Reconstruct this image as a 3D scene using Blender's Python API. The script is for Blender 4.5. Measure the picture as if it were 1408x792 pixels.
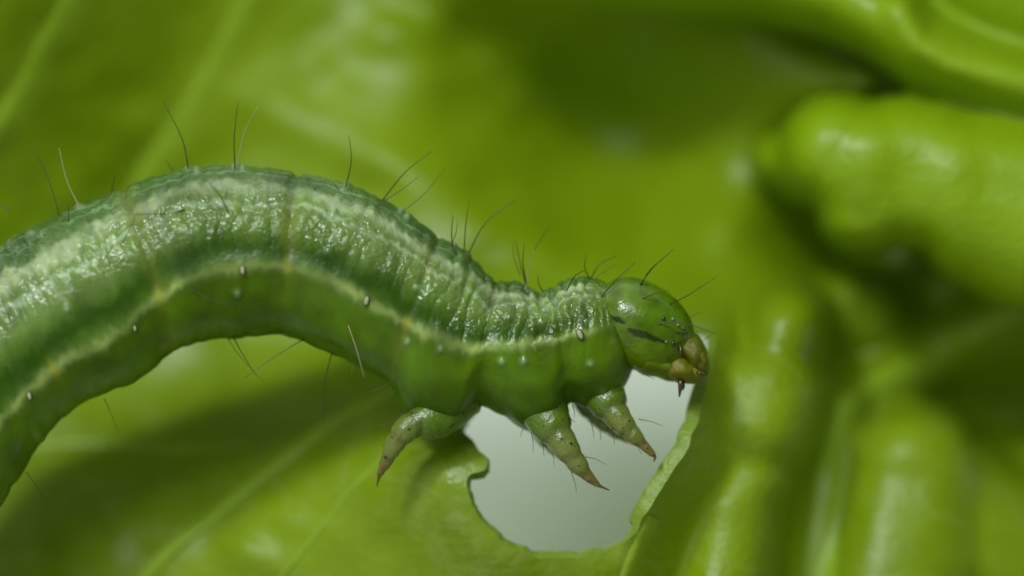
import bpy, math, random
import numpy as np
from mathutils import Vector

# ------------------------------------------------------------------ units
# Everything is authored in photograph pixels (1 px = 15 micrometres at the
# caterpillar) with a height z in the same unit, then written in metres.
K = 1.5e-5                # metres per pixel
D = 6667.0                # camera height above the z=0 plane, px (10 cm)
CX, CY = 704.0, 396.0
rng = np.random.default_rng(7)
random.seed(7)

for o in list(bpy.data.objects):
    bpy.data.objects.remove(o)
sc = bpy.context.scene
COL = sc.collection

# ------------------------------------------------------------------ camera
cam = bpy.data.cameras.new('camera')
camo = bpy.data.objects.new('camera', cam); COL.objects.link(camo)
camo.location = (0, 0, D * K)
cam.sensor_width = 36.0
cam.lens = 36.0 * D / 1408.0
cam.clip_start = 0.002; cam.clip_end = 5.0
cam.dof.use_dof = True
cam.dof.focus_distance = (D - 62) * K
cam.dof.aperture_fstop = 27.0
sc.camera = camo

# ------------------------------------------------------------------ world and lamps
w = bpy.data.worlds.new('World'); sc.world = w; w.use_nodes = True
w.node_tree.nodes['Background'].inputs[0].default_value = (0.88, 1.0, 0.50, 1)
w.node_tree.nodes['Background'].inputs[1].default_value = 0.27

def area(name, direction, dist, size, power, col=(1, 1, 1), size_y=None):
    l = bpy.data.lights.new(name, 'AREA'); l.energy = power; l.color = col
    l.size = size
    if size_y:
        l.shape = 'RECTANGLE'; l.size_y = size_y
    o = bpy.data.objects.new(name, l); COL.objects.link(o)
    d = Vector(direction).normalized()
    o.location = d * dist
    o.rotation_euler = (-d).to_track_quat('-Z', 'Y').to_euler()
    return o
area('window_light', (-0.20, 0.60, 0.77), 0.24, 0.15, 0.37, (0.95, 0.99, 1.0), 0.10)
area('lamp_light', (-0.36, 0.60, 0.66), 0.16, 0.018, 0.11, (0.95, 0.99, 1.0))

area('fill_light', (-0.62, -0.35, 0.72), 0.32, 0.46, 0.30, (0.99, 1.0, 0.95))  # added fill lamp, lifts the shade under the body and lower left

sc.view_settings.view_transform = 'Standard'
sc.view_settings.look = 'None'
sc.view_settings.gamma = 1.0
sc.view_settings.exposure = -0.28
sc.render.engine = 'CYCLES'
sc.cycles.use_denoising = True
sc.cycles.max_bounces = 5
sc.cycles.diffuse_bounces = 3
sc.cycles.glossy_bounces = 2
sc.cycles.transmission_bounces = 3
sc.cycles.sample_clamp_indirect = 4.0

# ------------------------------------------------------------------ helpers
def W(px, py, z):
    """pixel + height -> metres"""
    px = np.asarray(px, float); py = np.asarray(py, float); z = np.asarray(z, float)
    f = (1.0 - z / D) * K
    return np.stack([(px - CX) * f, (CY - py) * f, z * K + 0 * px], -1)

def mesh_obj(name, verts, faces, mats, parent=None, smooth=True, attrs=None, midx=None):
    verts = np.asarray(verts, float).copy()
    if parent is not None:
        q = parent
        while q is not None:
            verts -= np.array(q.location); q = q.parent
    me = bpy.data.meshes.new(name)
    me.from_pydata(verts.tolist(), [], [list(map(int, f)) for f in faces])
    for m in (mats if isinstance(mats, (list, tuple)) else [mats]):
        me.materials.append(m)
    if midx is not None:
        me.polygons.foreach_set('material_index', np.asarray(midx, np.int32))
    if smooth:
        me.polygons.foreach_set('use_smooth', [True] * len(me.polygons))
    for k, v in (attrs or {}).items():
        v = np.asarray(v, float)
        if v.ndim == 2:
            a = me.attributes.new(k, 'FLOAT_COLOR', 'POINT')
            if v.shape[1] == 3:
                v = np.concatenate([v, np.ones((len(v), 1))], 1)
            a.data.foreach_set('color', v.astype(np.float32).ravel())
        else:
            a = me.attributes.new(k, 'FLOAT', 'POINT')
            a.data.foreach_set('value', v.astype(np.float32))
    me.update()
    o = bpy.data.objects.new(name, me); COL.objects.link(o)
    if parent is not None:
        o.parent = parent
    return o

def empty(name, px, py, z, label, cat, group=None):
    o = bpy.data.objects.new(name, None); COL.objects.link(o)
    o.location = W(px, py, z); o.empty_display_size = 0.001
    o['label'] = label; o['category'] = cat
    if group: o['group'] = group
    return o

def grid_faces(nu, nv, wrap_v=False):
    f = []
    I = np.arange(nu - 1)[:, None]; J = np.arange(nv if wrap_v else nv - 1)[None, :]
    J2 = (J + 1) % nv
    a = I * nv + J; b = I * nv + J2; c = (I + 1) * nv + J2; d = (I + 1) * nv + J
    return np.stack([a, b, c, d], -1).reshape(-1, 4)

def hash2(ix, iy, s):
    h = (ix.astype(np.int64) * 374761393 + iy.astype(np.int64) * 668265263 + s * 974711) & 0xffffffff
    h = ((h ^ (h >> 13)) * 1274126177) & 0xffffffff
    return ((h ^ (h >> 16)) & 0xffff) / 65535.0

def noise(x, y, s=0):
    x = np.asarray(x, float); y = np.asarray(y, float)
    ix = np.floor(x); iy = np.floor(y); fx = x - ix; fy = y - iy
    fx = fx * fx * (3 - 2 * fx); fy = fy * fy * (3 - 2 * fy)
    a = hash2(ix, iy, s); b = hash2(ix + 1, iy, s); c = hash2(ix, iy + 1, s); d = hash2(ix + 1, iy + 1, s)
    return (a * (1 - fx) + b * fx) * (1 - fy) + (c * (1 - fx) + d * fx) * fy - 0.5

def smooth01(t):
    t = np.clip(t, 0, 1); return t * t * (3 - 2 * t)

def catmull(P, n):
    P = np.asarray(P, float)
    Q = np.vstack([2 * P[0] - P[1], P, 2 * P[-1] - P[-2]])
    t = np.linspace(0, len(P) - 1, n); i = np.minimum(t.astype(int), len(P) - 2); u = (t - i)[:, None]
    p0, p1, p2, p3 = Q[i], Q[i + 1], Q[i + 2], Q[i + 3]
    return 0.5 * (2 * p1 + (p2 - p0) * u + (2 * p0 - 5 * p1 + 4 * p2 - p3) * u * u + (3 * p1 - p0 - 3 * p2 + p3) * u ** 3)

def seg_dist(x, y, pts, rad=None):
    """distance to a polyline, with an interpolated radius along it"""
    best = np.full(np.shape(x), 1e9); r = np.zeros(np.shape(x)); tt = np.zeros(np.shape(x))
    n = len(pts) - 1
    for i in range(n):
        ax, ay = pts[i]; bx, by = pts[i + 1]
        dx, dy = bx - ax, by - ay
        t = np.clip(((x - ax) * dx + (y - ay) * dy) / (dx * dx + dy * dy + 1e-9), 0, 1)
        d = np.hypot(x - ax - t * dx, y - ay - t * dy)
        rr = (rad[i] * (1 - t) + rad[i + 1] * t) if rad is not None else 1.0
        m = (d / rr) < best
        best = np.where(m, d / rr, best); r = np.where(m, rr, r); tt = np.where(m, (i + t) / n, tt)
    return best, r, tt

# ------------------------------------------------------------------ materials
def new_mat(name):
    m = bpy.data.materials.new(name); m.use_nodes = True
    nt = m.node_tree; nt.nodes.clear()
    return m, nt
def N(nt, t, **kw):
    n = nt.nodes.new(t)
    for k, v in kw.items():
        if k in n.inputs: n.inputs[k].default_value = v
        else: setattr(n, k, v)
    return n
def px_coords(nt):
    g = N(nt, 'ShaderNodeNewGeometry')
    v = N(nt, 'ShaderNodeVectorMath', operation='SCALE'); v.inputs['Scale'].default_value = 1.0 / K
    nt.links.new(g.outputs['Position'], v.inputs[0])
    return v.outputs[0]
def noise_node(nt, co, size, detail=3.0, rough=0.55):
    n = N(nt, 'ShaderNodeTexNoise'); n.inputs['Scale'].default_value = 1.0 / size
    n.inputs['Detail'].default_value = detail; n.inputs['Roughness'].default_value = rough
    nt.links.new(co, n.inputs['Vector'])
    return n.outputs['Fac']
def ramp(nt, fac, a, b, c0=0.0, c1=1.0):
    r = N(nt, 'ShaderNodeMapRange'); r.inputs[1].default_value = a; r.inputs[2].default_value = b
    r.inputs[3].default_value = c0; r.inputs[4].default_value = c1
    nt.links.new(fac, r.inputs[0]); return r.outputs[0]
def mixc(nt, fac, a, b, blend='MIX'):
    m = N(nt, 'ShaderNodeMix', data_type='RGBA', blend_type=blend)
    for s, v in ((0, fac), (6, a), (7, b)):
        if hasattr(v, 'is_output'): nt.links.new(v, m.inputs[s])
        elif s == 0: m.inputs[0].default_value = v
        else: m.inputs[s].default_value = tuple(v) + ((1,) if len(v) == 3 else ())
    return m.outputs[2]
def bump(nt, h, dist_px, strength=1.0, normal=None):
    b = N(nt, 'ShaderNodeBump'); b.inputs['Strength'].default_value = strength
    b.inputs['Distance'].default_value = dist_px * K
    nt.links.new(h, b.inputs['Height'])
    if normal is not None: nt.links.new(normal, b.inputs['Normal'])
    return b.outputs[0]
def attr(nt, name):
    return N(nt, 'ShaderNodeAttribute', attribute_name=name)

def leaf_material(name, c0, c1, translucent=0.32, rough=0.38):
    m, nt = new_mat(name); co = px_coords(nt)
    tone = attr(nt, 'tone').outputs['Fac']
    col = mixc(nt, tone, c0, c1)
    fine = noise_node(nt, co, 12, 2)
    col = mixc(nt, ramp(nt, fine, 0.3, 0.75, 0.0, 0.25), col, (c1[0] * 1.2, c1[1] * 1.15, c1[2] + 0.02))
    vein = attr(nt, 'vein').outputs['Fac']
    col = mixc(nt, vein, col, (0.40, 0.50, 0.12))
    b = bump(nt, fine, 3.2, 0.6)
    p = N(nt, 'ShaderNodeBsdfPrincipled')
    nt.links.new(col, p.inputs['Base Color']); nt.links.new(b, p.inputs['Normal'])
    nt.links.new(ramp(nt, tone, 0, 1, rough - 0.07, rough + 0.07), p.inputs['Roughness'])
    p.inputs['Specular IOR Level'].default_value = 0.5
    t = N(nt, 'ShaderNodeBsdfTranslucent')
    tc = mixc(nt, 1.0, col, (1.0, 1.0, 0.25), 'MULTIPLY')
    nt.links.new(tc, t.inputs['Color'])
    mx = N(nt, 'ShaderNodeMixShader'); mx.inputs[0].default_value = translucent
    out = N(nt, 'ShaderNodeOutputMaterial')
    nt.links.new(p.outputs[0], mx.inputs[1]); nt.links.new(t.outputs[0], mx.inputs[2])
    nt.links.new(mx.outputs[0], out.inputs[0])
    return m

def simple_mat(name, c, c2=None, size=8, rough=0.4, sss=0.0, bump_px=0.0, bump_size=5, coat=0.0, use_attr=False, spec=0.5, specks=None, sss_r=(0.5, 0.8, 0.12), sss_px=26):
    m, nt = new_mat(name); co = px_coords(nt)
    p = N(nt, 'ShaderNodeBsdfPrincipled'); out = N(nt, 'ShaderNodeOutputMaterial')
    if use_attr:
        base = attr(nt, 'Col').outputs['Color']
    else:
        base = None
    f = ramp(nt, noise_node(nt, co, size, 3), 0.32, 0.68)
    if base is not None:
        col = mixc(nt, ramp(nt, noise_node(nt, co, size, 2), 0.3, 0.7, 0.0, 0.12), base, c2 or c)
    else:
        col = mixc(nt, f, c, c2 or c)
    if specks:
        s = ramp(nt, noise_node(nt, co, specks, 1, 0.3), 0.70, 0.735)
        col = mixc(nt, s, col, (0.012, 0.014, 0.006))
    nt.links.new(col, p.inputs['Base Color'])
    p.inputs['Roughness'].default_value = rough
    p.inputs['Specular IOR Level'].default_value = spec
    p.inputs['Coat Weight'].default_value = coat; p.inputs['Coat Roughness'].default_value = 0.08
    if sss:
        p.inputs['Subsurface Weight'].default_value = sss
        p.inputs['Subsurface Radius'].default_value = sss_r
        p.inputs['Subsurface Scale'].default_value = sss_px * K
    if bump_px:
        b = bump(nt, noise_node(nt, co, bump_size, 3, 0.6), bump_px, 0.8)
        nt.links.new(b, p.inputs['Normal']); nt.links.new(b, p.inputs['Coat Normal'])
    nt.links.new(p.outputs[0], out.inputs[0])
    return m

M_leaf = leaf_material('lettuce_blade', (0.212, 0.335, 0.001), (0.27, 0.41, 0.002))
M_leaf2 = leaf_material('lettuce_blade_curled', (0.275, 0.455, 0.001), (0.305, 0.485, 0.002), 0.32, 0.42)
M_edge = simple_mat('lettuce_cut_edge', (0.15, 0.25, 0.012), (0.20, 0.30, 0.028), 14, 0.45, 0.0, 3.0, 9)
M_vein = simple_mat('lettuce_vein', (0.225, 0.36, 0.010), (0.25, 0.39, 0.018), 22, 0.4, 0.0, 1.5, 10)

# ------------------------------------------------------------------ setting: white table surface under the leaf
def build_table():
    z = -1750
    n = 300
    xs = np.linspace(-7200, 8600, n); ys = np.linspace(-7000, 7800, n)
    X, Y = np.meshgrid(xs, ys, indexing='ij')
    V = W(CX + (X - CX), Y, z + 120 * np.exp(-np.abs((Y + 0.06 * (X - 760) - 585) / 260.0) ** 1.6)).reshape(-1, 3)  # low ridge added to the flat table so its brightness falls off downward
    m = simple_mat('white_table_paint', (0.80, 0.88, 0.83), (0.82, 0.89, 0.84), 400, 0.45)
    o = mesh_obj('table_surface', V, grid_faces(n, n)[:, ::-1], m)
    o['kind'] = 'structure'; o['label'] = 'plain white table surface under the lettuce, with a low ridge added for shading'
    return o
build_table()

# ------------------------------------------------------------------ lettuce leaf with the eaten hole
HOLE = [(640, 572), (634, 584), (640, 597), (650, 606), (654, 619), (662, 627), (671, 629), (672, 640), (668, 647), (654, 650),
        (642, 654), (639, 668), (645, 683), (650, 699), (660, 713), (672, 727), (690, 744), (712, 758), (738, 766), (772, 767),
        (802, 765), (830, 758), (856, 747), (876, 730), (887, 710), (900, 690), (912, 668), (924, 646), (939, 625), (950, 602),
        (960, 577), (967, 552), (973, 528), (980, 500), (985, 478), (985, 458), (976, 444), (930, 440), (870, 455), (800, 470), (720, 490), (665, 520)]
def densify(P, step, jit):
    out = []
    P = P + [P[0]]
    for a, b in zip(P[:-1], P[1:]):
        n = max(1, int(math.hypot(b[0] - a[0], b[1] - a[1]) / step))
        for i in range(n):
            t = i / n
            out.append((a[0] + (b[0] - a[0]) * t, a[1] + (b[1] - a[1]) * t))
    out = np.array(out)
    out = (np.roll(out, 1, 0) + 2 * out + np.roll(out, -1, 0)) / 4
    ph = np.arange(len(out))
    out[:, 0] += jit * 2 * noise(ph / 3.3, 0 * ph, 3); out[:, 1] += jit * 2 * noise(ph / 3.3, 0 * ph, 4)
    return out
HP = densify(HOLE, 5.0, 2.6)
def in_poly(x, y, P):
    r = np.zeros(np.shape(x), bool); j = len(P) - 1
    for i in range(len(P)):
        xi, yi = P[i]; xj, yj = P[j]
        c = ((yi > y) != (yj > y)) & (x < (xj - xi) * (y - yi) / (yj - yi + 1e-12) + xi)
        r ^= c; j = i
    return r
def poly_dist(x, y, P):
    best = np.full(np.shape(x), 1e9); bx = np.zeros(np.shape(x)); by = np.zeros(np.shape(x))
    for i in range(len(P)):
        a = P[i]; b = P[(i + 1) % len(P)]; d = b - a
        t = np.clip(((x - a[0]) * d[0] + (y - a[1]) * d[1]) / (d @ d + 1e-9), 0, 1)
        qx = a[0] + t * d[0]; qy = a[1] + t * d[1]; dd = np.hypot(x - qx, y - qy)
        m = dd < best
        best = np.where(m, dd, best); bx = np.where(m, qx, bx); by = np.where(m, qy, by)
    return best, bx, by

CTRL = np.array([
    (-300, -300, -20), (0, 0, -190), (200, 0, -335), (400, 0, -475), (560, 0, -480), (0, 200, -300), (200, 150, -385), (400, 150, -440),
    (560, 100, -450), (600, 200, -415), (500, 300, -370), (0, 350, -390), (650, 300, -360), (650, 60, -520), (250, 280, -430), (330, 60, -440),
    (700, -60, -330), (760, 0, -330), (900, -20, -270), (720, 100, -540), (800, 120, -580), (900, 160, -600), (800, 230, -590), (1000, 130, -460), (1000, 240, -480),
    (900, 290, -500), (760, 320, -400), (980, 400, -330), (1000, 320, -400), (860, 380, -300), (930, 430, -240),
    (100, 480, -460), (0, 700, -320), (200, 560, -410), (300, 490, -440), (300, 620, -280), (450, 560, -240), (450, 490, -380), (200, 700, -230), (100, 792, -240),
    (300, 780, -170), (450, 700, -115), (520, 640, -75), (560, 600, -60), (620, 625, -30), (660, 637, -25), (600, 700, -25), (560, 780, -60),
    (640, 760, -10), (700, 790, -20), (780, 800, -25), (840, 800, -20), (600, 520, -150), (700, 480, -220), (800, 430, -260),
    (880, 770, -30), (925, 680, -40), (965, 600, -45), (992, 530, -95), (1000, 455, -170), (950, 740, -90),
    (1060, 800, -200), (1150, 792, -260), (1150, 640, -290), (1300, 560, -540), (1400, 560, -570), (1400, 700, -380), (1400, 790, -320),
    (1330, 480, -420), (1408, 420, -420), (1200, 400, -560), (1250, 350, -580), (1130, 340, -540), (1060, 330, -460), (1300, 300, -560),
    (1408, 250, -560), (1200, 200, -530), (1100, 110, -380), (1200, 115, -320), (1408, 0, -640), (1200, 0, -600), (1500, 600, -420), (1500, 300, -600), (700, 1000, -120),
    (200, 1000, -260), (1100, 1000, -260), (1500, 1000, -400), (-250, 400, -460), (-250, 800, -380), (700, -300, -420), (300, -300, -400)], float)
def tps_fit(C):
    n = len(C); x = C[:, 0] / 500; y = C[:, 1] / 500
    r2 = (x[:, None] - x) ** 2 + (y[:, None] - y) ** 2
    Km = np.where(r2 > 0, 0.5 * r2 * np.log(r2 + 1e-12), 0) + 0.004 * np.eye(n)
    P = np.stack([np.ones(n), x, y], 1)
    A = np.block([[Km, P], [P.T, np.zeros((3, 3))]])
    return np.linalg.solve(A, np.concatenate([C[:, 2], np.zeros(3)]))
TW = tps_fit(CTRL)
def tps(x, y):
    s = np.shape(x); x = np.ravel(x) / 500; y = np.ravel(y) / 500
    out = TW[-3] + TW[-2] * x + TW[-1] * y
    for i, c in enumerate(CTRL):
        r2 = (x - c[0] / 500) ** 2 + (y - c[1] / 500) ** 2
        out = out + TW[i] * 0.5 * r2 * np.log(r2 + 1e-12)
    return out.reshape(s)

def dome(x, y, pts, rad, top, fall, p=2.0, tops=None):
    q, r, t = seg_dist(x, y, pts, rad)
    tp = np.interp(t, np.linspace(0, 1, len(tops)), tops) if tops is not None else top
    z = tp - fall * (1 - np.clip(1 - np.clip(q, 0, 1) ** p, 0, 1) ** (1 / p))
    return np.where(q < 1, z, -1e5)
def smax(a, b, k):
    h = np.clip(0.5 + 0.5 * (a - b) / k, 0, 1)
    return b + (a - b) * h + k * h * (1 - h)

DOMES1 = [
    # pts, radii, fall, p, tops, blend
    ([(1082, 452), (1078, 470)], [64, 66], 190, 2.2, [-120, -115], 20),   # blisters beside the hole
    ([(1058, 545), (1046, 590)], [84, 82], 190, 2.3, [-78, -62], 34),
    ([(1012, 715), (996, 800), (985, 950)], [72, 74, 74], 180, 2.3, [-62, -34, 0], 34),
    ([(1040, 660), (1034, 670)], [60, 60], 150, 2.2, [-78, -76], 30),
    ([(1255, 655), (1240, 770), (1210, 950)], [100, 112, 120], 190, 2.5, [-200, -163, -110], 50),
    ([(1300, 720), (1450, 860)], [120, 150], 200, 2.0, [-220, -240], 60),
    ([(1112, 850), (1140, 680), (1160, 560)], [40, 34, 32], 60, 2.0, [-215, -240, -300], 24),
    ([(1168, 560), (1280, 480), (1420, 400), (1700, 250)], [44, 64, 76, 84], 130, 2.4, [-350, -440, -470, -470], 16),
    ([(1165, 430), (1190, 440)], [62, 62], 150, 3.0, [-400, -410], 8),
    ([(1370, 330), (1300, 400)], [70, 60], 200, 2.5, [-450, -470], 12),
]
def height_raw(x, y):
    z = tps(x, y)
    for pts, rad, fall, p, tops, k in DOMES1:
        z = smax(z, dome(x, y, pts, rad, 0, fall, p, tops), k)
    # gentle blisters and puckers of lettuce
    amp = smooth01((y - 60) / 300) * 0.5 + 0.5
    amp = amp * (1 - 0.6 * smooth01((x - 700) / 150))
    z = z + 34 * noise(x / 120 + 0.3 * noise(x / 70, y / 70, 5), y / 95, 11) * amp
    z = z + 13 * noise(x / 48, y / 44, 12) * (1 - 0.65 * smooth01((x - 700) / 150))
    # ripples of the far blade that catch the window
    u = (x - 480) * 0.85 + (y - 140) * 0.53; v = -(x - 480) * 0.53 + (y - 140) * 0.85
    z = z + 4 * np.sin(v / 21.0 + 0.8 * np.sin(u / 70.0)) * np.exp(-((u / 210) ** 2 + (v / 190) ** 2))
    return z
# fine evaluation lattice, blurred a little so creases are soft
GX = np.arange(-640, 2060, 4.0); GY = np.arange(-560, 1380, 4.0)
_X, _Y = np.meshgrid(GX, GY, indexing='ij')
_Z = height_raw(_X, _Y)
def blur(Z, n):
    for _ in range(n):
        Z = (np.pad(Z, ((1, 1), (0, 0)), 'edge')[:-2] + 2 * Z + np.pad(Z, ((1, 1), (0, 0)), 'edge')[2:]) / 4
        Z = (np.pad(Z, ((0, 0), (1, 1)), 'edge')[:, :-2] + 2 * Z + np.pad(Z, ((0, 0), (1, 1)), 'edge')[:, 2:]) / 4
    return Z
_Z = blur(_Z, 6)
# small puffs of the far blade that catch the window
for (hx, hy, ra, rb, hz) in [(560, 48, 62, 34, 26), (610, 112, 48, 26, 20), (405, 170, 70, 36, 24), (540, 225, 80, 34, 26), (700, 325, 80, 34, 26), (330, 500, 80, 34, 12), (400, 712, 60, 24, 8), (350, 765, 60, 22, 8)]:
    c_, s_ = 0.94, 0.34
    uu_ = (_X - hx) * c_ + (_Y - hy) * s_; vv_ = -(_X - hx) * s_ + (_Y - hy) * c_
    _Z = _Z + 0.75 * hz * np.exp(-(uu_ / ra) ** 2 - (vv_ / rb) ** 2)
_hd, _, _ = poly_dist(_X, _Y, HP)
_rightside = smooth01((_X - 835) / 60) * smooth01((_Y - 400) / 50)
_ins = in_poly(_X, _Y, HP)
_sd = np.where(_ins, -_hd, _hd)
_Z = _Z + 50 * np.exp(-np.maximum(_sd, -14) / 30.0) * _rightside
_leftside = smooth01((700 - _X) / 60)
_Z = _Z + 3 * np.exp(-((_hd - 26) / 22.0) ** 2) * (1 - _rightside)
# outside the picture the leaf droops to the table
_out = np.maximum.reduce([-_X - 120, _X - 1530, -_Y - 120, _Y - 910, 0 * _X])
_ld = np.hypot(_X - CX, (_Y - CY) * 1.25)
_low = np.maximum.reduce([_X - 1540, _Y - 930, 0 * _X])
_Z = _Z - 1400 * (_low / 520) ** 2 * smooth01(_low / 200) - 60 * smooth01(_out / 200)
_Z = np.maximum(_Z, -1720)
def bilinear(Z, x, y):
    fx = np.clip((np.asarray(x, float) - GX[0]) / 4.0, 0, len(GX) - 1.001); fy = np.clip((np.asarray(y, float) - GY[0]) / 4.0, 0, len(GY) - 1.001)
    i = fx.astype(int); j = fy.astype(int); u = fx - i; v = fy - j
    return (Z[i, j] * (1 - u) + Z[i + 1, j] * u) * (1 - v) + (Z[i, j + 1] * (1 - u) + Z[i + 1, j + 1] * u) * v
def height(x, y):
    return bilinear(_Z, x, y)

def vert_normals(V, F):
    n = np.cross(V[F[:, 2]] - V[F[:, 0]], V[F[:, 3]] - V[F[:, 1]])
    out = np.zeros_like(V)
    for k in range(4): np.add.at(out, F[:, k], n)
    return out / (np.linalg.norm(out, axis=1, keepdims=True) + 1e-20)

def build_leaf(name, label, base, xs, ys, hfun, keep, hole, mat, thick, vein_fun, edge_name=None):
    root = empty(name, *base, label, 'lettuce leaf', 'lettuce leaves around the caterpillar')
    X, Y = np.meshgrid(xs, ys, indexing='ij')
    nx, ny = X.shape
    x = X.ravel().copy(); y = Y.ravel().copy()
    F = grid_faces(nx, ny)[:, ::-1]         # normals toward +z need this order (y runs down)
    ok = keep(x, y)
    if hole is not None:
        ins = in_poly(x, y, hole)
        fk = ~ins[F].all(1)
        d, qx, qy = poly_dist(x, y, hole)
        mv = ins & (d < 12)
        x[mv] = qx[mv]; y[mv] = qy[mv]
    else:
        fk = np.ones(len(F), bool)
    fk &= ok[F].all(1)
    F = F[fk]
    used = np.unique(F); rm = -np.ones(len(x), int); rm[used] = np.arange(len(used))
    F = rm[F]; x = x[used]; y = y[used]
    z = hfun(x, y)
    V = W(x, y, z)
    e = 3.0
    gx = (hfun(x + e, y) - hfun(x - e, y)) / (2 * e); gy = (hfun(x, y + e) - hfun(x, y - e)) / (2 * e)
    nrm = np.stack([-gx, gy, np.ones_like(gx)], 1); nrm /= np.linalg.norm(nrm, axis=1, keepdims=True)
    if vert_normals(V, F)[:, 2].mean() < 0:
        F = F[:, ::-1]
    B = V - nrm * thick * K
    n = len(V)
    vein = vein_fun(x, y)
    allV = np.vstack([V, B]); allF = np.vstack([F, F[:, ::-1] + n])
    # boundary walls
    E = np.concatenate([F[:, [0, 1]], F[:, [1, 2]], F[:, [2, 3]], F[:, [3, 0]]])
    key = np.sort(E, 1); _, inv, cnt = np.unique(key, axis=0, return_inverse=True, return_counts=True)
    be = E[cnt[inv.ravel()] == 1]
    be = be[np.hypot(*(V[be[:, 0]] - V[be[:, 1]])[:, :2].T) > 1e-9]
    outer = be
    if hole is not None:
        mx = (x[be[:, 0]] > 600) & (x[be[:, 0]] < 1000) & (y[be[:, 0]] > 430) & (y[be[:, 0]] < 790)
        outer = be[~mx]; inner = be[mx]
        # the bitten edge: a wall with a slightly bulging, ragged face
        ids = np.unique(inner); r2 = {int(a): i for i, a in enumerate(ids)}
        L = 5; rows = []
        for l in range(L):
            t = l / (L - 1)
            P = V[ids] * (1 - t) + B[ids] * t
            ctr = np.array([W(800, 620, 0)])[0]
            outd = ctr - P; outd[:, 2] = 0; outd /= np.linalg.norm(outd, axis=1, keepdims=True)
            rough = noise(x[ids] / 5 + l * 3.1, y[ids] / 5, 30)
            P = P + outd * (math.sin(math.pi * t) * 4.0 + rough[:, None] * 2.5 * (0 < l < L - 1)) * K
            rows.append(P)
        EV = np.vstack(rows); m_ = len(ids); EF = []
        for a, b in inner:
            i, j = r2[int(a)], r2[int(b)]
            for l in range(L - 1):
                EF.append((l * m_ + j, l * m_ + i, (l + 1) * m_ + i, (l + 1) * m_ + j))
        mesh_obj('bitten_edge', EV, EF, M_edge, root)
    ow = np.stack([outer[:, 1], outer[:, 0], outer[:, 0] + n, outer[:, 1] + n], 1)
    allF = np.vstack([allF, ow])
    mesh_obj('leaf_blade', allV, allF, mat, root, attrs={'vein': np.concatenate([vein, vein]), 'tone': np.tile(np.clip(0.5 + 1.3 * noise(x / 130, y / 120, 33) + 0.7 * noise(x / 45, y / 40, 34), 0, 1), 2)})
    return root

def axis(a, lo, hi, b, fine, coarse):
    return np.concatenate([np.arange(a, lo, coarse), np.arange(lo, hi, fine), np.arange(hi, b + 1, coarse)])

VEINS = [
    ([(60, 980), (200, 795), (300, 705), (400, 622), (470, 574), (545, 535), (640, 470)], 13, 5, 9),
    ([(370, 830), (395, 785), (440, 730), (490, 665), (540, 620)], 5, 2.2, 4),
    ([(130, 380), (200, 245), (272, 130), (352, -20), (420, -160)], 16, 12, 2.5),
    ([(-60, 280), (15, 150), (60, 70), (110, -30), (170, -170)], 18, 14, 2.5),
    ([(-90, 625), (110, 606), (240, 618), (345, 612)], 7, 3, 3),
    ([(900, 712), (880, 750), (858, 800), (835, 890)], 11, 9, 5),
    ([(1122, 900), (1136, 700), (1160, 570), (1280, 487), (1420, 410)], 22, 16, 5),
]
def vein_tint(x, y):
    v = np.zeros(len(x))
    for pts, w0, w1, hgt in VEINS:
        q, r, t = seg_dist(x, y, catmull(pts, 24).tolist(), list(np.linspace(w0, w1, 24)))
        v = np.maximum(v, (0.22 if w0 < 20 else 0.05) * np.exp(-(q / 1.25) ** 2))
    # fine vein network where the blade is near
    a = np.abs(noise(x / 62, y / 58, 41)); b = np.abs(noise(x / 40 + 9, y / 44, 42))
    net = np.exp(-(a / 0.035) ** 2) * 0.22 + np.exp(-(b / 0.04) ** 2) * 0.12
    hd, _, _ = poly_dist(x, y, HP)
    pat = smooth01((noise(x / 30, y / 34, 45) + 0.5 * noise(x / 11, y / 12, 46) + 0.06) / 0.3) * np.exp(-((x - 625) / 75) ** 2 - ((y - 700) / 75) ** 2)
    q1, _, _ = seg_dist(x, y, [(640, 825), (664, 785), (695, 752)], [12, 12, 9]); q2, _, _ = seg_dist(x, y, [(628, 792), (600, 735), (588, 695), (600, 655)], [9, 9, 9, 9])
    v = v + 0.42 * pat + 0.22 * np.exp(-q1 ** 2) + 0.14 * np.exp(-q2 ** 2)
    return np.clip(v + net * smooth01((y - 380) / 200) + 0.14 * np.exp(-hd / 14), 0, 1)

ok_all = lambda x, y: (x > -170 + 60 * noise(y / 90, x * 0, 50)) & (y > -150 + 60 * noise(x / 90, y * 0, 51)) & (np.hypot((x - CX) / 1330, (y - CY) / 1000) < 1.0 + 0.03 * noise(x / 90, y / 90, 52))
leaf1 = build_leaf('lettuce_leaf', 'bright green lettuce leaf with a ragged hole eaten through it', (CX, 1340, -1720),
                   axis(-620, -30, 1440, 2040, 4.0, 14.0), axis(-540, -30, 824, 1360, 4.0, 14.0),
                   height, ok_all, HP, M_leaf, 21, vein_tint)

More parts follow.
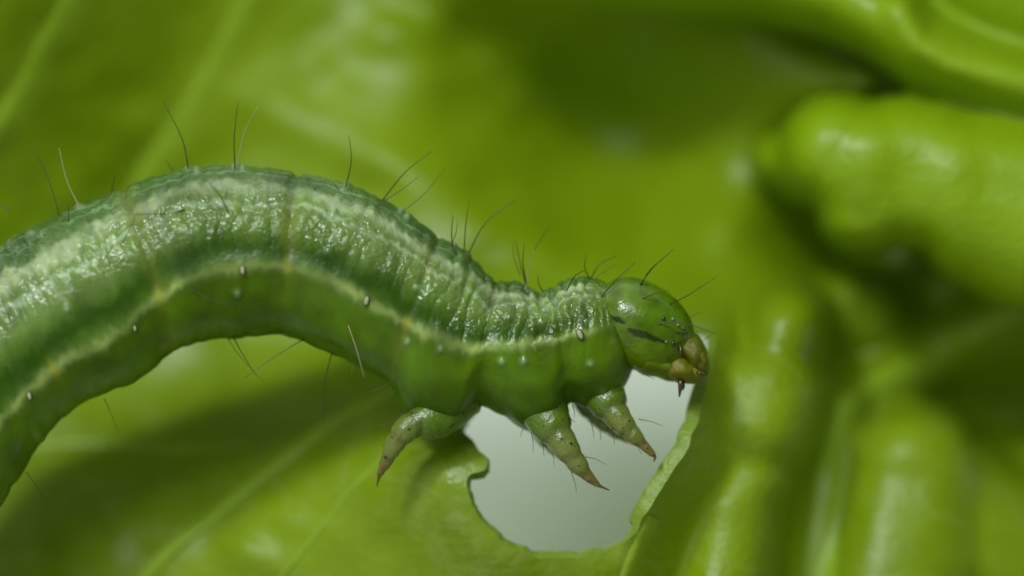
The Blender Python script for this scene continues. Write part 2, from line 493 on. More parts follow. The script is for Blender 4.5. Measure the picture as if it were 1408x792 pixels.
def build_vein(pts, w0, w1, hgt, root):
    n = 70; C = catmull(pts, n)
    T = np.gradient(C, axis=0); T /= np.linalg.norm(T, axis=1, keepdims=True)
    Nn = np.stack([-T[:, 1], T[:, 0]], 1)
    m = 13; s = np.linspace(-1, 1, m); wd = np.linspace(w0, w1, n)
    wd = wd * (1 + 0.25 * noise(np.arange(n) / 6.0, np.zeros(n), int(w0 * 10)))
    X = C[:, 0:1] + Nn[:, 0:1] * s * wd[:, None]; Y = C[:, 1:2] + Nn[:, 1:2] * s * wd[:, None]
    prof = (1 - s ** 2) ** 1.5 * 1.08 - 0.08
    Z = height(X, Y) + prof[None, :] * np.linspace(hgt, hgt * 0.6, n)[:, None]
    V = W(X, Y, Z).reshape(-1, 3); F = grid_faces(n, m)
    if vert_normals(V, F)[:, 2].mean() < 0: F = F[:, ::-1]
    mesh_obj('leaf_vein', V, F, M_vein, root)
for v in VEINS: build_vein(*v, leaf1)

# ------------------------------------------------------------------ second, curled leaf at the upper right
DOMES2 = [
    ([(1152, 208), (1166, 216)], [88, 94], 270, 2.8, [-128, -124], 10),
    ([(1240, 232), (1270, 240)], [108, 112], 270, 2.9, [-118, -116], 60),
    ([(1350, 262), (1450, 290), (1700, 340)], [114, 126, 130], 270, 2.9, [-112, -100, -140], 60),
    ([(1184, 290), (1198, 286)], [66, 70], 250, 2.8, [-142, -138], 50),
    ([(1345, 312), (1420, 335)], [90, 106], 260, 2.9, [-128, -125], 60),
    ([(1070, 222), (1100, 232)], [46, 56], 260, 2.2, [-270, -270], 5),
    ([(1310, 160), (1380, 172), (1450, 190), (1700, 240)], [50, 62, 70, 70], 240, 2.2, [-215, -190, -185, -200], 40),
    ([(560, -190), (680, -95), (800, -62), (930, -48), (1060, -40), (1160, -10), (1215, 25), (1265, 68), (1330, 95), (1420, 122), (1700, 190)], [80, 92, 98, 92, 84, 78, 70, 62, 62, 64, 70], 320, 2.2, [-300, -270, -250, -230, -205, -170, -150, -140, -140, -140, -160], 14),
    ([(1235, 20), (1262, 62), (1310, 88), (1420, 118)], [30, 22, 24, 30], 36, 1.7, [-132, -124, -122, -126], 8),
    ([(1480, -80), (1700, -60)], [240, 280], 330, 2.4, [-190, -220], 30),
    ([(1200, -200), (1400, -180)], [190, 200], 330, 2.4, [-190, -220], 30),
]
def h2_raw(x, y):
    z = np.full(np.shape(x), -1e4)
    for pts, rad, fall, p, tops, k in DOMES2:
        d = dome(x, y, pts, rad, 0, fall, p, tops)
        z = np.where((z > -9e3) & (d > -9e3), smax(z, d, k), np.maximum(z, d))
    return z
_Z2 = h2_raw(_X, _Y)
_in2 = _Z2 > -9e3
_Z2f = np.where(_in2, _Z2, -520)
_Z2f = np.maximum(_Z2f, -520)
_Z2f = blur(_Z2f, 6) + 9 * noise(_X / 95, _Y / 90, 61) + 0.8 * noise(_X / 22, _Y / 20, 62)
_out2 = np.maximum.reduce([_X - 1530, -_Y - 120, 0 * _X])
_Z2f = _Z2f * (1 - smooth01(_out2 / 330)) + (-700) * smooth01(_out2 / 330)
in2 = lambda x, y: (bilinear(_in2.astype(float), x, y) > 0.5) & (np.hypot(x - 1200, y - 100) < 720)
leaf2 = build_leaf('lettuce_leaf', 'puffy curled lettuce leaf folding over beside a dark hollow', (1500, 200, -700),
                   axis(440, 620, 1440, 1900, 4.0, 10.0), axis(-400, -30, 420, 421, 4.0, 10.0),
                   lambda x, y: bilinear(_Z2f, x, y), in2, None, M_leaf2, 14, lambda x, y: np.zeros(len(x)))

# ------------------------------------------------------------------ caterpillar
cat = empty('caterpillar', 560, 600, -60, 'green striped looper caterpillar arching its back and chewing a lettuce leaf', 'caterpillar')
# stations: back point, belly point, half depth, where the pale side line lies (0 back .. 1 belly), segment coordinate
ST = np.array([
    (-330, 900, -300, 960, 30, .60), (-322, 850, -255, 975, 62, .62), (-300, 790, -190, 960, 88, .64), (-262, 700, -120, 880, 100, .68),
    (-215, 600, -60, 780, 108, .70), (-155, 500, 0, 700, 112, .72), (-85, 410, 52, 612, 114, .74), (0, 338, 112, 557, 116, .75),
    (80, 297, 186, 522, 116, .73), (160, 261, 238, 485, 115, .68), (250, 234, 287, 468, 114, .62), (340, 230, 340, 462, 112, .585),
    (420, 239, 395, 463, 110, .58), (500, 264, 445, 480, 107, .595), (562, 297, 495, 503, 104, .61), (610, 328, 535, 531, 100, .60),
    (638, 347, 556, 562, 96, .53), (658, 366, 584, 588, 92, .48), (674, 380, 622, 592, 89, .47), (690, 388, 655, 558, 87, .52),
    (708, 389, 690, 570, 86, .48), (728, 398, 728, 590, 85, .39), (746, 401, 762, 588, 83, .36), (764, 391, 783, 556, 82, .45),
    (790, 383, 808, 560, 80, .42), (815, 382, 840, 556, 77, .40), (829, 386, 858, 533, 70, .42), (842, 399, 868, 513, 56, .45), (855, 430, 876, 490, 26, .5)], float)
NS = 900
Q = catmull(ST, 4000)
mid = (Q[:, 0:2] + Q[:, 2:4]) / 2
arc = np.concatenate([[0], np.cumsum(np.hypot(*np.diff(mid, axis=0).T))])
s_u = np.linspace(0, arc[-1], NS)
Q = np.stack([np.interp(s_u, arc, Q[:, i]) for i in range(6)], 1)
topP, botP, hd_, tl = Q[:, 0:2], Q[:, 2:4], Q[:, 4], Q[:, 5]
midP = (topP + botP) / 2; updir = topP - botP; hh = np.linalg.norm(updir, axis=1) / 2; updir /= (2 * hh)[:, None]
NT = 300
th = np.linspace(0, 2 * np.pi, NT, endpoint=False)          # 0 back, pi/2 toward camera, pi belly
S, TH = np.meshgrid(s_u, th, indexing='ij')
# segment boundaries given by mid-line x, turned into arc length
bx = [-262, -180, -75, 45, 205, 396, 566, 660, 772, 838]
arc_at = lambda xx: np.interp(xx, midP[:, 0], s_u)
BND = np.array([arc_at(v) for v in bx])
ci = np.cos(TH); si = np.sin(TH)
# skew the folds a little so they are not perfect rings
wob = 7 * noise(S / 60, TH * 1.6, 70) + 3 * noise(S / 25, TH * 3.2, 71)
Sw = S + wob
dB = np.min(np.abs(Sw[..., None] - BND), -1)
seg_i = np.clip(np.searchsorted(BND, Sw) - 1, 0, len(BND) - 2)
seg_len = BND[seg_i + 1] - BND[seg_i]
seg_t = np.clip((Sw - BND[seg_i]) / seg_len, 0, 1)
thorax = smooth01((S - arc_at(570)) / 80)
ang = np.abs(((TH + np.pi) % (2 * np.pi)) - np.pi)
dorsal = smooth01((1.75 - ang) / 0.7)
# folds
nf = np.where(seg_len > 130, 9.0, 4.0)
ph = seg_t * nf * 2 * np.pi + 6.0 * noise(S / 34, TH * 2.2, 72) + 2.5 * noise(S / 15, TH * 5, 79)
folds = np.abs(np.sin(ph / 2)) ** 0.7 - 0.65
wr = 0.6 + 1.2 * (noise(S / 40, TH * 2.5, 73) + 0.5)
disp = folds * (1.6 + 2.4 * thorax) * (0.08 + 0.92 * dorsal) * wr
disp -= 4.0 * np.exp(-(dB / 5.5) ** 2) * (0.02 + 0.98 * dorsal)
disp += 3.2 * np.sin(np.pi * seg_t) - 1.5
disp += 3.0 * noise(S / 30, TH * 4.0, 74) + (2.2 * noise(S / 9, TH * 9, 75) + 1.3 * noise(S / 4.5, TH * 25, 76)) * dorsal * (0.5 + 0.5 * smooth01((ang - 0.5) / 0.3))
# lateral ridge and the crease above it
th_l = np.arccos(np.clip(1 - 2 * tl, -1, 1))[:, None]
a_rel = ang - th_l
disp += 2.6 * np.exp(-(a_rel / 0.10) ** 2) - 2.0 * np.exp(-((a_rel + 0.24) / 0.13) ** 2)
# roughen the belly edge slightly
disp += 3.0 * noise(S / 14, TH * 2, 77) * smooth01((ang - 2.4) / 0.4)
# warts (hair bases)
WART = [(270, 236), (258, 232), (323, 231), (333, 232), (109, 285), (134, 318), (270, 316), (459, 291), (511, 296), (477, 256), (552, 291), (560, 300), (45, 322), (624, 340),
        (645, 350), (627, 367), (633, 388), (724, 391), (730, 410), (720, 497), (327, 402), (450, 345), (415, 300), (92, 425), (560, 470), (606, 480), (690, 497), (812, 500), (830, 540), (800, 415), (815, 440), (845, 470), (575, 395), (350, 265)]
Xc = midP[:, None, 0] + updir[:, None, 0] * hh[:, None] * ci
Yc = midP[:, None, 1] + updir[:, None, 1] * hh[:, None] * ci
front = si > -0.2
wartv = np.zeros_like(S)
for (wx, wy) in WART:
    wartv = np.maximum(wartv, np.exp(-(((Xc - wx) ** 2 + (Yc - wy) ** 2) / 5.0 ** 2)) * front)
disp += 4.5 * wartv
endk = np.minimum(1, np.minimum((s_u - 0) / 60, (s_u[-1] - s_u) / 40))[:, None]
disp *= np.clip(endk, 0, 1) * (1 - 0.6 * smooth01((S - arc_at(800)) / 30))
rh = hh[:, None] + disp; rd = hd_[:, None] + disp
BX = midP[:, None, 0] + updir[:, None, 0] * rh * ci
BY = midP[:, None, 1] + updir[:, None, 1] * rh * ci
# belly side a little flatter in depth under the thorax
BZ = rd * si * (1 - 0.22 * smooth01((ang - 1.9) / 0.9) * thorax)
# colour of the skin --------------------------------------------------------
def mixv(a, b, t): return a * (1 - t[..., None]) + np.asarray(b)[None, None, :] * t[..., None]
f = a_rel / (th_l + 1e-6)                    # -1 on the back, 0 on the side line, >0 toward the belly
fw = f + 0.08 * noise(S / 40, TH * 2, 80) + 0.035 * noise(S / 13, TH * 5, 81) + 0.05 * noise(S / 5, TH * 14, 89)
colv = np.zeros(S.shape + (3,)) + np.array([0.092, 0.175, 0.014])
colv = mixv(colv, (0.060, 0.125, 0.026), smooth01((-0.55 - fw) / 0.12))                 # dark back
colv = mixv(colv, (0.17, 0.25, 0.075), np.exp(-((fw + 0.45) / 0.18) ** 2) * 0.75)           # pale upper side, with milky highlight haze put into the colour
colv = mixv(colv, (0.024, 0.085, 0.001), np.exp(-((fw + 0.13) / 0.10) ** 2) * 0.9)       # dark band above the side line
low = smooth01((fw - 0.03) / 0.05)
colv = mixv(colv, (0.088, 0.18, 0.0005), low)
colv = mixv(colv, (0.062, 0.14, 0.0005), smooth01((fw - 0.35) / 0.3) * low)
brk = 0.55 + 1.1 * (noise(S / 26, TH * 1.5, 82) + 0.2) + 0.7 * noise(S / 8, TH * 6, 78)
def stripe(c, wd, amt, colr):
    global colv
    colv = mixv(colv, colr, np.clip(np.exp(-(np.abs(fw - c) / wd) ** 2.6) * amt * np.clip(brk, 0.15, 1.0), 0, 1))
stripe(-0.59, 0.058, 0.85, (0.40, 0.48, 0.30))
stripe(-0.45, 0.022, 0.75, (0.38, 0.50, 0.34))
stripe(-0.76, 0.016, 0.50, (0.24, 0.38, 0.22))
stripe(-0.86, 0.014, 0.42, (0.22, 0.36, 0.20))
stripe(-0.95, 0.018, 0.40, (0.18, 0.32, 0.18))
lat = np.exp(-((a_rel + 0.05 * noise(S / 12, TH, 83) + 0.06 * noise(S / 6, TH * 12, 97)) / (0.070 + 0.04 * (noise(S / 30, TH * 0 + 3, 84)))) ** 2)
colv = mixv(colv, (0.34, 0.43, 0.15), np.clip(lat * (0.62 + 0.7 * noise(S / 22, TH * 2, 85)), 0, 1) * (si > -0.3))
# yellow joints
yb = np.exp(-(dB / 14.0) ** 2) * np.clip(0.02 + 0.7 * noise(S / 50, TH * 2.3, 86), 0, 0.2)
colv = mixv(colv, (0.36, 0.36, 0.05), yb * (1 - thorax * 0.6))
colv = mixv(colv, (0.42, 0.40, 0.03), np.exp(-(dB / 6.0) ** 2) * np.exp(-(a_rel / 0.11) ** 2) * 0.55 * (1 - thorax))
colv = mixv(colv, (0.26, 0.38, 0.24), wartv * 0.55)
# mottled chlorophyll showing through
mot = noise(S / 40, TH * 2.6, 87) + 0.6 * noise(S / 17, TH * 6, 88)
colv = mixv(colv, (0.10, 0.185, 0.004), 0.7 * smooth01((S - arc_at(806)) / 24))
colv = colv * np.clip(1 + 0.5 * mot[..., None], 0.6, 1.5)
Vb = W(BX, BY, BZ).reshape(-1, 3)
Fb = grid_faces(NS, NT, True)
c0 = len(Vb); Vb = np.vstack([Vb, Vb[:NT].mean(0), Vb[-NT:].mean(0)])
cap = [(j, (j + 1) % NT, c0) for j in range(NT)]; cap2 = [((NS - 1) * NT + (j + 1) % NT, (NS - 1) * NT + j, c0 + 1) for j in range(NT)]
colb = np.vstack([colv.reshape(-1, 3), colv[0, :1], colv[-1, :1]])

def skin_material():
    m, nt = new_mat('caterpillar_skin'); co = px_coords(nt)
    p = N(nt, 'ShaderNodeBsdfPrincipled'); out = N(nt, 'ShaderNodeOutputMaterial')
    base = attr(nt, 'Col').outputs['Color']
    f1 = noise_node(nt, co, 6.0, 1.5, 0.5)
    p.inputs['Subsurface Weight'].default_value = 0.85
    p.inputs['Subsurface Radius'].default_value = (0.75, 1.0, 0.12)
    p.inputs['Subsurface Scale'].default_value = 34 * K
    wet = attr(nt, 'wet').outputs['Fac']
    hm = N(nt, 'ShaderNodeMath', operation='MULTIPLY'); nt.links.new(f1, hm.inputs[0]); nt.links.new(attr(nt, 'rough').outputs['Fac'], hm.inputs[1])
    b1 = bump(nt, hm.outputs[0], 4.0, 1.0)
    col = mixc(nt, ramp(nt, hm.outputs[0], 0.2, 0.6, 0, 0.22), base, (0.22, 0.32, 0.11))
    nt.links.new(col, p.inputs['Base Color'])
    nt.links.new(b1, p.inputs['Normal']); nt.links.new(b1, p.inputs['Coat Normal'])
    nt.links.new(ramp(nt, wet, 0, 1, 0.34, 0.2), p.inputs['Roughness'])
    nt.links.new(wet, p.inputs['Coat Weight']); p.inputs['Coat Roughness'].default_value = 0.10
    p.inputs['Specular IOR Level'].default_value = 0.3
    nt.links.new(p.outputs[0], out.inputs[0])
    return m
M_skin = skin_material()
allF = [tuple(f) for f in Fb] + cap + cap2
wet = np.clip(0.02 + 1.5 * (noise(S / 45, TH * 2.2, 101) + 0.5 * noise(S / 16, TH * 6, 102)), 0, 0.8)
for (wx, wy, wr_) in [(445, 320, 36), (490, 320, 40), (560, 375, 34), (590, 400, 28), (640, 440, 36), (700, 440, 40), (760, 425, 36), (800, 440, 30), (830, 400, 30), (215, 320, 34), (300, 330, 44), (150, 370, 36),
                     (120, 430, 22), (720, 497, 12), (825, 505, 18), (530, 385, 16), (465, 372, 14), (20, 470, 26)]:
    wet = np.maximum(wet, np.exp(-((Xc - wx) ** 2 + (Yc - wy) ** 2) / wr_ ** 2) * front * np.clip(0.9 + 0.8 * noise(S / 9, TH * 10, 103), 0, 1))
wet = wet * (0.12 + 0.88 * np.maximum(dorsal, wartv))
wetb = np.concatenate([wet.ravel(), [0, 0]])
roughb = np.concatenate([(0.12 + 0.88 * dorsal * np.clip(0.22 + wet, 0, 1)).ravel(), [0, 0]])
body = mesh_obj('body', Vb, allF, M_skin, cat, attrs={'Col': colb, 'wet': wetb, 'rough': roughb})
# make the normals point outward
import bmesh
def outward(o):
    bm = bmesh.new(); bm.from_mesh(o.data); bmesh.ops.recalc_face_normals(bm, faces=bm.faces); bm.to_mesh(o.data); bm.free()
outward(body)

def surf_z(px, py, inside=4.0):
    """front height of the body at a pixel"""
    d2 = (BX - px) ** 2 + (BY - py) ** 2 + np.where(si > -0.1, 0, 1e9)
    k = np.unravel_index(np.argmin(d2), d2.shape)
    return BZ[k]

# ---- generic swept tube
def tube(path, radii, nseg=10, flat=1.0):
    """path (n,3) in px units, radii (n,)"""
    P = np.asarray(path, float); n = len(P)
    T = np.gradient(P, axis=0); T /= np.linalg.norm(T, axis=1, keepdims=True) + 1e-9
    ref = np.array([0.0, 0.0, 1.0])
    A = np.cross(T, ref); ln = np.linalg.norm(A, axis=1, keepdims=True)
    A = np.where(ln > 1e-3, A / (ln + 1e-9), np.array([1.0, 0, 0])); Bv = np.cross(A, T)
    a = np.linspace(0, 2 * np.pi, nseg, endpoint=False)
    R = np.asarray(radii, float)[:, None, None]
    X = P[:, None, :] + R * (A[:, None, :] * np.cos(a)[None, :, None] + flat * Bv[:, None, :] * np.sin(a)[None, :, None])
    V = X.reshape(-1, 3); F = [tuple(f) for f in grid_faces(n, nseg, True)]
    F += [tuple(range(nseg))[::-1], tuple((n - 1) * nseg + j for j in range(nseg))]
    return V, F
def tube_obj(name, path, radii, mat, parent, nseg=10, flat=1.0, attrs=None):
    V, F = tube(path, radii, nseg, flat)
    o = mesh_obj(name, W(V[:, 0], V[:, 1], V[:, 2]), F, mat, parent, attrs=attrs(V) if attrs else None)
    outward(o); return o

# ---- head
M_head = simple_mat('head_capsule', (0.06, 0.17, 0.006), (0.10, 0.215, 0.012), 26, 0.17, 0.3, 1.5, 11, coat=0.0, spec=0.4, use_attr=True, sss_px=9, sss_r=(0.8, 0.95, 0.15))
hc = np.array([884, 449, 4.0]); fwd = np.array([0.85, 0.527, 0]); upv = np.array([0.527, -0.85, 0])
nu, nv = 120, 160
uu = np.linspace(0, np.pi, nu); vv = np.linspace(0, 2 * np.pi, nv, endpoint=False)
U, Vv = np.meshgrid(uu, vv, indexing='ij')
ca = np.cos(U); sa = np.sin(U)
ca2 = np.sign(ca) * np.abs(ca) ** 0.86
sh = np.where(ca > 0, 1 - 0.10 * ca, 1.0)
sa_ = np.where(ca > 0, sa ** 0.9, sa ** 0.72)
lx = 76 * ca2; ly = 60 * sa_ * np.cos(Vv) * sh; lz = 70 * sa_ * np.sin(Vv) * sh
# groove between the two lobes along the top, faint
ly = ly - 5 * np.exp(-(lz / 9) ** 2) * (np.cos(Vv) > 0) * sa
HX = hc[0] + fwd[0] * lx + upv[0] * ly; HY = hc[1] + fwd[1] * lx + upv[1] * ly; HZ = hc[2] + lz
hcol = np.zeros(U.shape + (3,)) + np.array([0.078, 0.158, 0.001])
hcol = mixv(hcol, (0.115, 0.20, 0.002), smooth01((HY - 455) / 30))
hcol = mixv(hcol, (0.17, 0.25, 0.07), np.clip(0.75 * np.exp(-((HX - 850) / 34) ** 2 - ((HY - 405) / 30) ** 2) * (0.7 + 1.2 * noise(HX / 14, HY / 12, 93)), 0, 1))
hcol = hcol * np.clip(1 + 0.45 * noise(HX / 18, HY / 16, 94) + 0.3 * noise(HX / 7, HY / 7, 96), 0.6, 1.5)[..., None]
def dark_streak(pts, rad, amt):
    global hcol
    q, r, t = seg_dist(HX + 2.5 * noise(HX / 6, HY / 6, 90), HY + 2 * noise(HX / 5, HY / 5, 91), pts, rad)
    hcol = mixv(hcol, (0.006, 0.008, 0.003), np.clip(smooth01((1.35 - q) / 0.7) * amt, 0, 1) * (HZ > 0))
dark_streak([(838, 434), (848, 439), (858, 444)], [1.8, 4.0, 2.2], 0.95)
dark_streak([(866, 453), (874, 458), (886, 461), (900, 466), (915, 471)], [3.0, 5.5, 5.0, 3.4, 1.6], 0.92)
dark_streak([(930, 458), (945, 459)], [1.5, 2.2], 0.7)
dark_streak([(933, 475), (936, 484)], [2.0, 2.5], 0.8)
Vh = W(HX, HY, HZ).reshape(-1, 3)
head = mesh_obj('head', Vh, grid_faces(nu, nv, True), M_head, cat, attrs={'Col': hcol.reshape(-1, 3)}); outward(head)
def head_z(px, py):
    d2 = (HX - px) ** 2 + (HY - py) ** 2 + np.where(HZ > 0, 0, 1e9)
    return HZ.ravel()[np.argmin(d2)]

def blob(name, c, ax, r, mat, parent, nseg=20, bumpy=0.0, seed=0):
    """ellipsoid-like lump: centre px, main axis direction (image), radii (along, across, depth)"""
    u = np.linspace(0, np.pi, nseg); v = np.linspace(0, 2 * np.pi, nseg * 2, endpoint=False)
    U, Vv = np.meshgrid(u, v, indexing='ij')
    a = np.array(ax, float); a /= np.linalg.norm(a); b = np.array([a[1], -a[0]])
    k = 1 + bumpy * noise(U * 2.2 + seed, Vv * 1.3, seed) * np.sin(U)
    lx = r[0] * np.cos(U) * k; ly = r[1] * np.sin(U) * np.cos(Vv) * k; lz = r[2] * np.sin(U) * np.sin(Vv) * k
    X = c[0] + a[0] * lx + b[0] * ly; Y = c[1] + a[1] * lx + b[1] * ly; Z = c[2] + lz
    o = mesh_obj(name, W(X, Y, Z).reshape(-1, 3), grid_faces(nseg, nseg * 2, True), mat, parent); outward(o); return o

M_eye = simple_mat('eye_lens', (0.012, 0.03, 0.012), None, 5, 0.06, coat=1.0)
M_paleeye = simple_mat('eye_lens_pale', (0.10, 0.20, 0.08), None, 5, 0.08, coat=1.0)
for (ex, ey, er, dk) in [(912.5, 438, 3.3, 1), (925, 439, 3.0, 0), (932, 447, 2.6, 0), (925.5, 472, 3.4, 1), (940, 452, 2.6, 1), (916, 470, 2.2, 0)]:
    blob('eye', (ex, ey, head_z(ex, ey) + 0.4), (1, 0), (er, er, er), M_eye if dk else M_paleeye, head, 12)
M_mouth = simple_mat('mouthparts_brown', (0.115, 0.10, 0.006), (0.11, 0.15, 0.004), 12, 0.45, 0.2, 2.2, 8, coat=0.0, spec=0.35, sss_px=8)
M_orange = simple_mat('mouthparts_orange', (0.17, 0.15, 0.004), (0.12, 0.165, 0.003), 18, 0.45, 0.2, 2.0, 8, coat=0.0, spec=0.35, sss_px=8)
M_pale = simple_mat('mouthparts_pale', (0.105, 0.17, 0.003), (0.13, 0.19, 0.005), 14, 0.3, 0.2, 1.5, 10, coat=0.0, spec=0.4, sss_px=8)
M_dark = simple_mat('dark_horn', (0.035, 0.018, 0.006), (0.07, 0.035, 0.01), 5, 0.25, coat=0.5)
blob('face_plate', (951, 484, 6), (0.4, 0.9), (34, 18, 46), M_mouth, head, 24, 0.3, 3)
blob('upper_lip', (963, 494, 14), (0.3, 1), (24, 10, 36), M_mouth, head, 16, 0.5, 4)
blob('maxilla', (936, 506, 10), (0.8, 0.45), (30, 20, 40), M_orange, head, 24, 0.25, 5)
blob('under_lip', (902, 497, 6), (0.93, 0.34), (44, 22, 44), M_pale, head, 22, 0.3, 6)
blob('mandible', (957, 512, 32), (1, 0.35), (14, 7, 12), M_orange, head, 14, 0.4, 7)
tube_obj('mandible_tooth', [(958, 512, 44), (964, 514, 45), (971, 517, 43)], [2.2, 2.2, 0.8], M_dark, head, 8)
tube_obj('palp', [(936, 522, 34), (935.5, 532, 33), (934, 546, 31)], [4.2, 3.4, 0.9], M_dark, head, 10)
tube_obj('palp', [(939, 524, 30), (940, 531, 29), (939, 537, 28)], [2.4, 2.0, 0.8], M_dark, head, 8)
tube_obj('antenna', [(933, 472, head_z(930, 472) - 2), (936, 480, head_z(930, 472) + 3), (935, 492, head_z(930, 472) + 8)], [3.0, 2.0, 1.0], M_dark, head, 8)

# ---- spiracles
M_rim = simple_mat('spiracle_rim', (0.045, 0.06, 0.015), None, 4, 0.35)
M_spir = simple_mat('spiracle_pale', (0.36, 0.36, 0.22), (0.42, 0.40, 0.27), 4, 0.4)
for (sx, sy, ax, ra, rb) in [(334, 372, (0.1, 1), 7.0, 4.2), (504.5, 414, (-0.25, 1), 7.5, 4.4), (798, 460, (0.45, 1), 8.5, 5.0), (41, 545, (0.25, 1), 6.5, 3.6), (186, 452, (0.2, 1), 5.0, 3.0)]:
    z = surf_z(sx, sy) + 1.0
    r = blob('spiracle', (sx, sy, z), ax, (ra, rb, 3.0), M_rim, body, 12)
    blob('spiracle_plate', (sx - 0.5, sy - 0.3, z + 1.2), ax, (ra * 0.84, rb * 0.72, 2.8), M_spir, r, 12)

# ---- true legs
M_leg = simple_mat('leg_skin', (0.15, 0.20, 0.045), (0.07, 0.09, 0.02), 7, 0.28, 0.45, 1.6, 5, coat=0.5, use_attr=True, specks=6.5, sss_px=12, sss_r=(0.8, 0.9, 0.15))
M_claw = simple_mat('leg_claw', (0.11, 0.06, 0.02), (0.05, 0.03, 0.012), 6, 0.28, 0.2, coat=0.3)
def leg(path, radii, joints, parent, claw, flatz=0.9):
    n = 64
    P = catmull(path, n); R = catmull([[r] for r in radii], n)[:, 0]
    arcl = np.concatenate([[0], np.cumsum(np.linalg.norm(np.diff(P, axis=0), axis=1))]); t = arcl / arcl[-1]
    for j in joints:
        R = R * (1 - 0.09 * np.exp(-((t - j) / 0.03) ** 2)) + 0.04 * R * np.exp(-((t - j + 0.07) / 0.05) ** 2)
    nseg = 28
    V, F = tube(P, R, nseg, flatz)
    tt = np.concatenate([np.repeat(t, nseg)])
    c = np.zeros((len(V), 3)) + np.array([0.085, 0.17, 0.004])
    def mx(c, col, k): return c * (1 - k[:, None]) + np.array(col)[None] * k[:, None]
    c = mx(c, (0.16, 0.20, 0.035), smooth01((tt - 0.42) / 0.22))
    c = mx(c, (0.17, 0.125, 0.03), smooth01((tt - 0.80) / 0.12))
    for j in joints:
        c = mx(c, (0.07, 0.075, 0.02), 0.4 * np.exp(-((tt - j) / 0.03) ** 2))
    V = V + (noise(V[:, 0] / 6, V[:, 1] / 6, 95)[:, None]) * 1.8
    o = mesh_obj('leg', W(V[:, 0], V[:, 1], V[:, 2]), F, M_leg, parent, attrs={'Col': c}); outward(o)
    e = P[-1]; C = np.array([e, e + np.array([claw[0], claw[1], 1]) * 0.6, e + np.array([claw[0] + claw[2], claw[1] + claw[3], 0])])
    tube_obj('claw', catmull(C, 8), np.linspace(R[-1] * 0.8, 0.8, 8), M_claw, o, 8)
    return o
LEGS = [
    ([(812, 500, -6), (832, 545, 16), (850, 574, 30), (868, 595, 34), (885, 612, 34), (898, 625, 33)], [34, 29, 18.5, 13, 7.5, 4.4], [0.50, 0.72, 0.87], (4, 6, -3, 4)),
    ([(735, 520, 0), (752, 572, 24), (772, 606, 40), (792, 635, 44), (808, 654, 43), (822, 667, 42)], [40, 32, 20.5, 14.5, 8.5, 4.0], [0.52, 0.72, 0.87], (9, 4, 7, 3)),
    ([(625, 540, 0), (598, 574, 24), (568, 584, 40), (547, 604, 42), (533, 630, 36), (522, 652, 26)], [44, 32, 20, 15, 9.5, 4.6], [0.48, 0.66, 0.84], (-2, 8, -2, 9)),
]
legs = []
for P, R, J, C in LEGS:
    legs.append(leg(P, R, J, cat, C))
# the far side legs, mostly hidden behind
leg([(800, 520, -40), (812, 556, -40), (828, 578, -38), (846, 592, -36), (862, 602, -34), (874, 608, -32)], [30, 20, 13, 10, 7, 4], [0.42, 0.66, 0.84], cat, (4, 4, 3, 2))
leg([(735, 555, -46), (745, 575, -50), (756, 598, -52), (768, 614, -52), (778, 626, -52), (786, 634, -52)], [32, 26, 20, 15, 9, 5], [0.38, 0.62, 0.82], cat, (4, 4, 3, 2))
# hind prolegs, out of the picture, holding the leaf
for zs in (1, -1):
    for (qx, qy, ex, ey) in [(-120, 850, -60, 905), (-215, 930, -190, 985)]:
        tube_obj('proleg', catmull([(qx, qy, 45 * zs), ((qx + ex) / 2, (qy + ey) / 2, 50 * zs), (ex, ey, 54 * zs - 20)], 10), np.linspace(46, 30, 10), M_leg, cat, 16,
                 attrs=lambda V: {'Col': np.zeros((len(V), 3)) + np.array([0.05, 0.14, 0.012])})

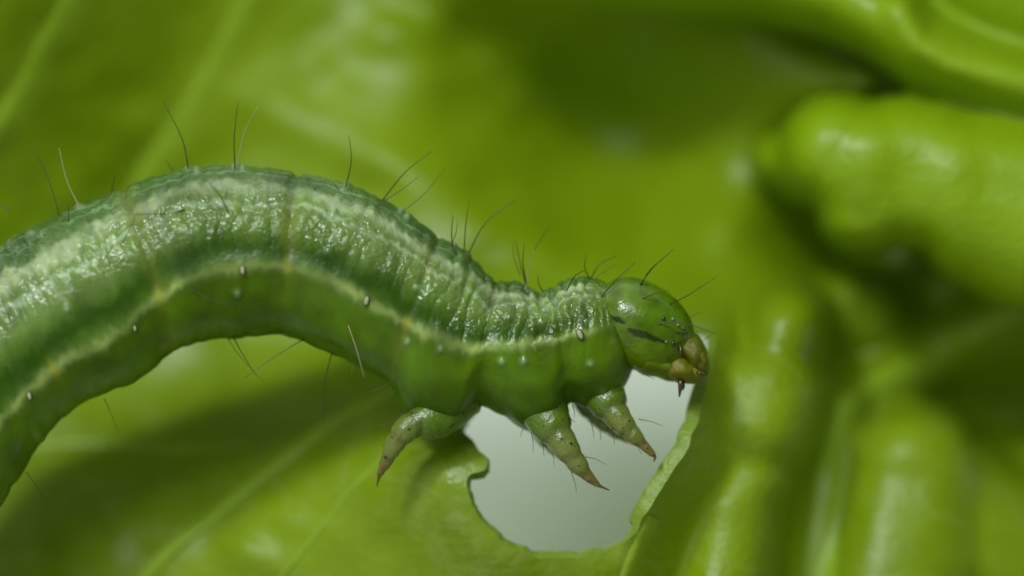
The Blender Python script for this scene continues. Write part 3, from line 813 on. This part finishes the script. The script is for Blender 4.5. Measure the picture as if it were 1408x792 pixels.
# ---- bristles
M_hair = simple_mat('bristle_dark', (0.030, 0.026, 0.010), None, 5, 0.3)
M_hairp = simple_mat('bristle_pale', (0.30, 0.27, 0.14), None, 5, 0.25)
def bristle(pts, r=1.0, z=None, zt=None, pale=False, parent=cat):
    b = pts[0]
    zb = surf_z(*b) * 0.97 + 0.5 if z is None else z
    ze = zb + (20 if zt is None else zt)
    n = len(pts)
    P = [(p[0], p[1], zb + (ze - zb) * i / (n - 1)) for i, p in enumerate(pts)]
    d = np.array(P[0]) - np.array(P[1]); d /= np.linalg.norm(d) + 1e-9
    P = [tuple(np.array(P[0]) + d * 4)] + P
    C = catmull(P, 14)
    rr = np.linspace(1, 0.22, 14) ** 0.8 * r
    return tube_obj('bristle', C, rr, M_hairp if pale else M_hair, parent, 6)
HAIRS = [  # points, radius, pale
    ([(82, 297), (66, 245), (46, 206)], .8, 0), ([(109, 284), (92, 248), (81, 203)], 1.3, 1), ([(154, 262), (158, 240)], .8, 0), ([(94, 305), (94, 279)], .8, 0),
    ([(12, 288), (-10, 275)], .9, 0), ([(259, 232), (250, 190), (225, 141)], 1.1, 0), ([(238, 235), (227, 219)], .8, 0), ([(323, 232), (322, 190), (327, 141)], 1.1, 0),
    ([(326, 231), (336, 182), (357, 143)], 1.1, 1), ([(475, 257), (483, 222), (480, 186)], 1.0, 0), ([(525, 277), (556, 238), (593, 208)], 1.1, 0), ([(520, 282), (550, 262), (576, 243)], .9, 0),
    ([(552, 292), (584, 266), (612, 231)], .7, 0), ([(622, 340), (621, 318), (623, 295)], 1.0, 0), ([(620, 338), (627, 320), (629, 302)], .6, 0), ([(638, 347), (640, 312), (645, 275)], 1.0, 0),
    ([(645, 347), (668, 306), (709, 275)], 1.0, 0), ([(723, 391), (716, 365), (709, 331)], 1.1, 0), ([(724, 391), (719, 362), (721, 334)], 1.1, 0), ([(724, 391), (728, 362), (735, 344)], 1.2, 1),
    ([(714, 375), (706, 350), (706, 330)], .6, 0), ([(733, 348), (744, 328), (756, 311)], .6, 0), ([(747, 402), (740, 388), (740, 377)], .9, 0), ([(781, 396), (790, 380), (804, 371)], 1.1, 0),
    ([(811, 384), (804, 368), (806, 350)], 1.1, 0), ([(812, 384), (824, 364), (847, 352)], 1.1, 0), ([(814, 386), (830, 374), (846, 364)], .7, 0), ([(827, 408), (848, 384), (873, 361)], 1.1, 0),
    ([(316, 297), (302, 268), (286, 251)], 1.0, 0), ([(347, 340), (330, 310), (316, 297)], .8, 1), ([(276, 281), (235, 293), (178, 295)], 1.1, 0), ([(433, 262), (430, 300), (428, 330)], .6, 0),
    ([(320, 462), (334, 488), (352, 516)], .9, 0), ([(313, 465), (330, 490), (366, 530)], .6, 0), ([(418, 466), (380, 489), (337, 519)], .9, 0), ([(456, 486), (446, 530), (446, 582)], .9, 0),
    ([(371, 456), (374, 440), (378, 417)], .9, 0), ([(478, 445), (490, 480), (501, 520)], .9, 1), ([(145, 552), (154, 572), (163, 596)], .7, 0), ([(38, 652), (52, 672), (66, 694)], .7, 0),
    ([(262, 396), (290, 412), (330, 420)], .8, 0), ([(548, 520), (525, 533), (505, 538)], .7, 0), ([(560, 566), (540, 578), (518, 590)], .7, 0), ([(490, 498), (484, 508), (482, 516)], .7, 0),
    ([(20, 455), (10, 430), (2, 410)], .8, 0), ([(168, 335), (180, 312), (186, 296)], .6, 0),
]
for pts, r, pale in HAIRS:
    bristle(pts, r * 1.12, None, 26 if (260 < pts[0][1] < 360 and 150 < pts[0][0] < 360) or pts[0] in ((371, 456), (262, 396), (478, 445)) else random.uniform(-4, 12), pale)
HEADH = [([(880, 392), (898, 368), (926, 343)], 1.1), ([(882, 392), (890, 376), (902, 362)], .8), ([(881, 412), (900, 404), (920, 399)], .9), ([(919, 419), (946, 406), (984, 381)], 1.1),
         ([(901, 446), (935, 443), (984, 459)], 1.0), ([(945, 440), (956, 432), (966, 430)], .5), ([(960, 475), (975, 462), (986, 458)], .6), ([(917, 492), (922, 500), (928, 512)], .8), ([(870, 500), (882, 512), (900, 522)], .8)]
for pts, r in HEADH:
    bristle(pts, r, head_z(*pts[0]) * 0.97, 14, False, head)
LEGH = [([(731, 597), (733, 608), (733, 622)], 0), ([(745, 606), (747, 617), (748, 628)], 1), ([(757, 618), (761, 628), (762, 642)], 0), ([(784, 645), (790, 662), (793, 677)], 1), ([(803, 628), (818, 631), (834, 639)], 1),
        ([(812, 577), (815, 590), (817, 603)], 0), ([(822, 583), (825, 592), (826, 606)], 0), ([(842, 592), (844, 602), (845, 612)], 0), ([(872, 605), (876, 613), (882, 625)], 1), ([(882, 577), (896, 580), (912, 586)], 1),
        ([(788, 560), (790, 568), (789, 575)], 0), ([(556, 592), (550, 600), (540, 604)], 0), ([(720, 588), (717, 595), (716, 601)], 0), ([(782, 572), (787, 578), (792, 580)], 0)]
for pts, k in LEGH:
    lg = legs[1] if pts[0][1] > 600 and pts[0][0] < 810 else legs[0]
    bristle(pts, .75, 40, 4, False, cat)
